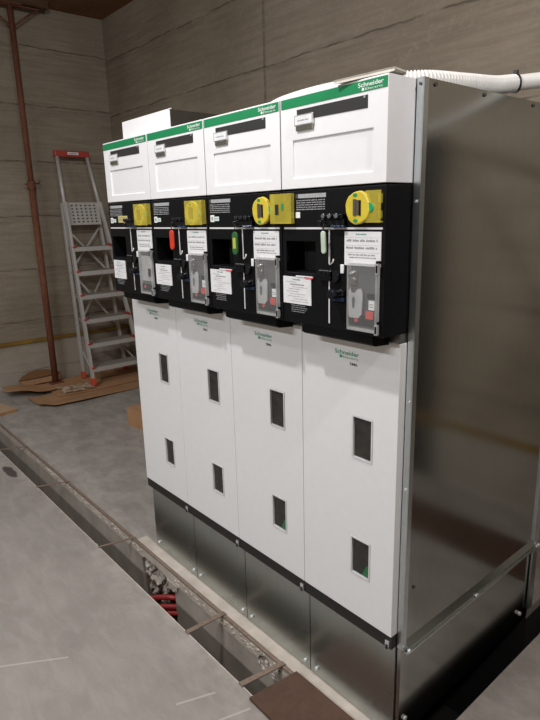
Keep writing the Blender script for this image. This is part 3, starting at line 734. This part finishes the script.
brace((-4.46, 1.0, .13), (-4.79, 1.05, .30)); brace((-4.46, 1.53, .13), (-4.79, 1.49, .30))

# ------------------------------------------------------------------ rusty prop and timber beam
r = empty('steel_prop', (-4.861, .757, .016), 'rusty steel prop standing from floor to ceiling before the left wall', 'prop')
m = MB(); m.tube([(0, 0, .008), (0, 0, 1.97)], .031, 'rust', 16); m.build('outer_tube', 'rust', r)
m = MB(); m.tube([(0, 0, 1.90), (0, 0, 3.47)], .025, 'rust', 16); m.build('inner_tube', 'rust', r)
m = MB(); m.tube([(0, 0, 1.90), (0, 0, 1.985)], .037, 'rust', 16); m.cyl((-.0, -.06, 1.955), (0, .075, 1.965), .008, 'rust', 8); m.tube([(0, .07, 1.96), (.0, .085, 1.985), (.0, .06, 2.0)], .006, 'rust', 6); m.build('collar', 'rust', r)
m = MB(); m.box(-.065, .065, -.065, .065, 0, .008, 'rust'); m.build('base_plate', 'rust', r)
m = MB(); m.box(-.06, .06, -.09, .09, 3.470, 3.480, 'rust'); m.tube([(0, .01, 3.30), (0, .23, 3.468)], .009, 'rust', 8); m.tube([(0, -.01, 3.30), (0, -.23, 3.468)], .009, 'rust', 8); m.box(-.02, .02, -.25, .25, 3.466, 3.474, 'rust'); m.build('fork_head', 'rust', r)
m = MB(); m.box(-4.93, -4.80, -.6, 1.08, 3.498, 3.5595, 'beam_wood'); o = m.build('timber_beam', 'beam_wood'); tag(o, 'dark timber beam under the ceiling carried by the rusty prop', 'beam')

# ------------------------------------------------------------------ cardboard on the floor
def sheet(name, pts, z, lift, label, mat='cardboard', th=.004):
    m = MB(); n = len(pts)
    # subdivided outline raised by lift(x, y)
    out = []
    for k in range(n):
        a = Vector((*pts[k], 0)); b = Vector((*pts[(k+1) % n], 0))
        for s in range(6): out.append(a.lerp(b, s/6))
    cx = sum(p.x for p in out)/len(out); cy = sum(p.y for p in out)/len(out)
    rings = []
    for f in (1., .75, .5, .25):
        rings.append([(cx+(p.x-cx)*f, cy+(p.y-cy)*f) for p in out])
    for (sgn, dz) in ((1, th), (0, 0.)):
        R0 = [[m.bm.verts.new((p[0], p[1], z+dz+lift(p[0], p[1]))) for p in rg] for rg in rings]
        c = m.bm.verts.new((cx, cy, z+dz+lift(cx, cy)))
        if sgn: topr = R0[0]
        else: botr = R0[0]
        for a, b in zip(R0, R0[1:]):
            for k in range(len(out)): m.bm.faces.new((a[k], a[(k+1) % len(out)], b[(k+1) % len(out)], b[k]))
        for k in range(len(out)): m.bm.faces.new((R0[-1][k], R0[-1][(k+1) % len(out)], c))
    for k in range(len(out)): m.bm.faces.new((topr[k], topr[(k+1) % len(out)], botr[(k+1) % len(out)], botr[k]))
    o = m.build(name, mat); tag(o, label, 'cardboard', 'flattened cardboard by the left wall'); return o
def sm(t_): t_ = max(0, min(1, t_)); return t_*t_*(3-2*t_)
sheet('cardboard_sheet', [(-4.52, .36), (-4.20, .36), (-4.09, .45), (-4.07, .70), (-4.10, 1.30), (-4.12, 1.66), (-4.58, 1.66), (-4.52, 1.0)], .001, lambda x, y: .022*sm((x+4.30)/.22)*sm((1.5-y)/.9) + .02*sm((.50-y)/.14),
      'lower flattened cardboard sheet with curled front edge below the stepladder')
sheet('cardboard_sheet', [(-4.96, .69), (-4.62, .60), (-4.36, .60), (-4.31, 1.0), (-4.33, 1.40), (-4.36, 1.67), (-4.96, 1.67)], .010, lambda x, y: 0.,
      'upper flattened cardboard sheet the stepladder stands on', 'cardboard')
sheet('cardboard_sheet', [(-4.86, .24), (-4.68, .22), (-4.50, .46), (-4.56, .655), (-4.86, .655)], .022, lambda x, y: .05*sm((.62-y)/.3)+.012*sm((x+4.66)/.1),
      'narrow cardboard sheet with raised end lying left of the prop', 'cardboard')
m = MB()
m.prism([(.43, .07), (.47, .11), (.54, .145), (.62, .155), (.72, .145), (.84, .10), (.86, .075)], 'x', -4.985, -4.978, 'cardboard_dark')
m.prism([(.43, .065), (.86, .065), (.83, .032), (.47, .032)], 'x', -4.90, -4.893, 'cardboard')
m.bm.verts.ensure_lookup_table()
for v in m.bm.verts:
    if v.co.x > -4.95 and v.co.z > .06: v.co.x -= .075
o = m.build('cardboard_flap', 'cardboard'); tag(o, 'crumpled cardboard flap leaning on the left wall behind the prop', 'cardboard', 'flattened cardboard by the left wall')
o.location.z = -.003
# crumpled film
m = MB(); n = 12; V = []
for a in range(n+1):
    row = []
    for b in range(n+1):
        u, v = a/n, b/n; x = -4.60+.22*u+.05*v; y = .66+.30*v
        z = .0315+.030*abs(noise.noise(Vector((x*14, y*14, 3))))+.012*noise.noise(Vector((x*30, y*30, 9)))
        row.append(m.bm.verts.new((x+.02*noise.noise(Vector((x*20, y*20, 1))), y, max(.0275, z))))
    V.append(row)
for a in range(n):
    for b in range(n):
        if noise.noise(Vector((a*.45, b*.45, 5))) > -.25: m.bm.faces.new((V[a][b], V[a+1][b], V[a+1][b+1], V[a][b+1]))
bmesh.ops.delete(m.bm, geom=[v for v in m.bm.verts if not v.link_faces], context='VERTS')
o = m.build('plastic_film', 'film', recalc=False); tag(o, 'crumpled scrap of pale plastic film on the cardboard beside the prop', 'film')

r = empty('cardboard_box', (-3.01, .93, 0), 'small brown cardboard box on the floor half hidden behind the farthest cubicle', 'box', rz=R_(7))
m = MB(); m.box(-.24, .26, -.16, .18, 0, .145, 'cardboard'); m.build('carton', 'cardboard', r)
m = MB(); m.prism([(-.242, -.162), (.262, -.162), (.262, .008), (-.242, .008)], 'z', .146, .149, 'cardboard'); m.prism([(-.242, .011), (.262, .011), (.262, .182), (-.242, .182)], 'z', .146, .149, 'cardboard'); m.build('flap', 'cardboard', r)

r = empty('wooden_plank', (-4.255, .085, 0), 'short wooden plank lying on the floor at the left edge near the trench', 'plank', rz=R_(12))
m = MB(); m.box(-.72, .04, -.075, .085, .0, .024, 'plank_edge'); m.build('plank_core', 'plank_edge', r); m = MB(); m.box(-.72, .04, -.075, .085, .0242, .028, 'plank_wood'); m.build('plank_face', 'plank_wood', r)

m = MB(); m.box(.13, 1.15, 1.10, 1.38, .001, .022, 'brown_board'); o = m.build('brown_panel', 'brown_board', bevel=.003); tag(o, 'dark reddish brown board lying flat on the floor behind the grey end panel', 'board')

# ------------------------------------------------------------------ lamps
def fill_lamp(x, y, z, sx, sy, power, col=(.975, .99, 1)):
    l = bpy.data.lights.new('fill_light', 'AREA'); l.shape = 'RECTANGLE'; l.size = sx; l.size_y = sy; l.energy = power; l.color = col
    o = bpy.data.objects.new('fill_light', l); COL.objects.link(o); o.location = (x, y, z)
    return o
def point_lamp(x, y, z, power, col=(.975, .99, 1)):
    l = bpy.data.lights.new('key_fill_light', 'POINT'); l.shadow_soft_size = .05; l.energy = power; l.color = col
    o = bpy.data.objects.new('key_fill_light', l); COL.objects.link(o); o.location = (x, y, z); return o
point_lamp(-.55, -.92, 3.0, 78)
point_lamp(1.45, -.35, 2.95, 70)  # added fill, unseen, brightens the right of the back wall
fill_lamp(-2.9, -1.6, 3.0, 1.5, .2, 24)  # added fill over the left side, unseen
fill_lamp(-.4, -3.4, 3.1, 1.5, .2, 84)  # added fill from the front, unseen
w = bpy.data.worlds.new('dim_room'); scene.world = w; w.use_nodes = True
w.node_tree.nodes['Background'].inputs[0].default_value = (.5, .47, .43, 1); w.node_tree.nodes['Background'].inputs[1].default_value = .02

# ------------------------------------------------------------------ camera
cam = bpy.data.cameras.new('camera'); co = bpy.data.objects.new('camera', cam); COL.objects.link(co)
yaw, pitch, roll = .8689, -.2498, -.0255
cyw, syw, cp_, sp_ = math.cos(yaw), math.sin(yaw), math.cos(pitch), math.sin(pitch)
F = Vector((-syw*cp_, cyw*cp_, sp_)); Rv = Vector((cyw, syw, 0)); U = Rv.cross(F)
R2 = Rv*math.cos(roll)+U*math.sin(roll); U2 = -Rv*math.sin(roll)+U*math.cos(roll)
co.matrix_world = Matrix(((R2.x, U2.x, -F.x, .8874), (R2.y, U2.y, -F.y, -1.1998), (R2.z, U2.z, -F.z, 1.637), (0, 0, 0, 1)))
cam.sensor_fit = 'VERTICAL'; cam.sensor_height = 36; cam.lens = 569.59*36/720; cam.clip_start = .02
scene.camera = co
vs = scene.view_settings; vs.view_transform = 'Standard'; vs.look = 'None'; vs.exposure = .3; vs.gamma = 1; vs.use_curve_mapping = False
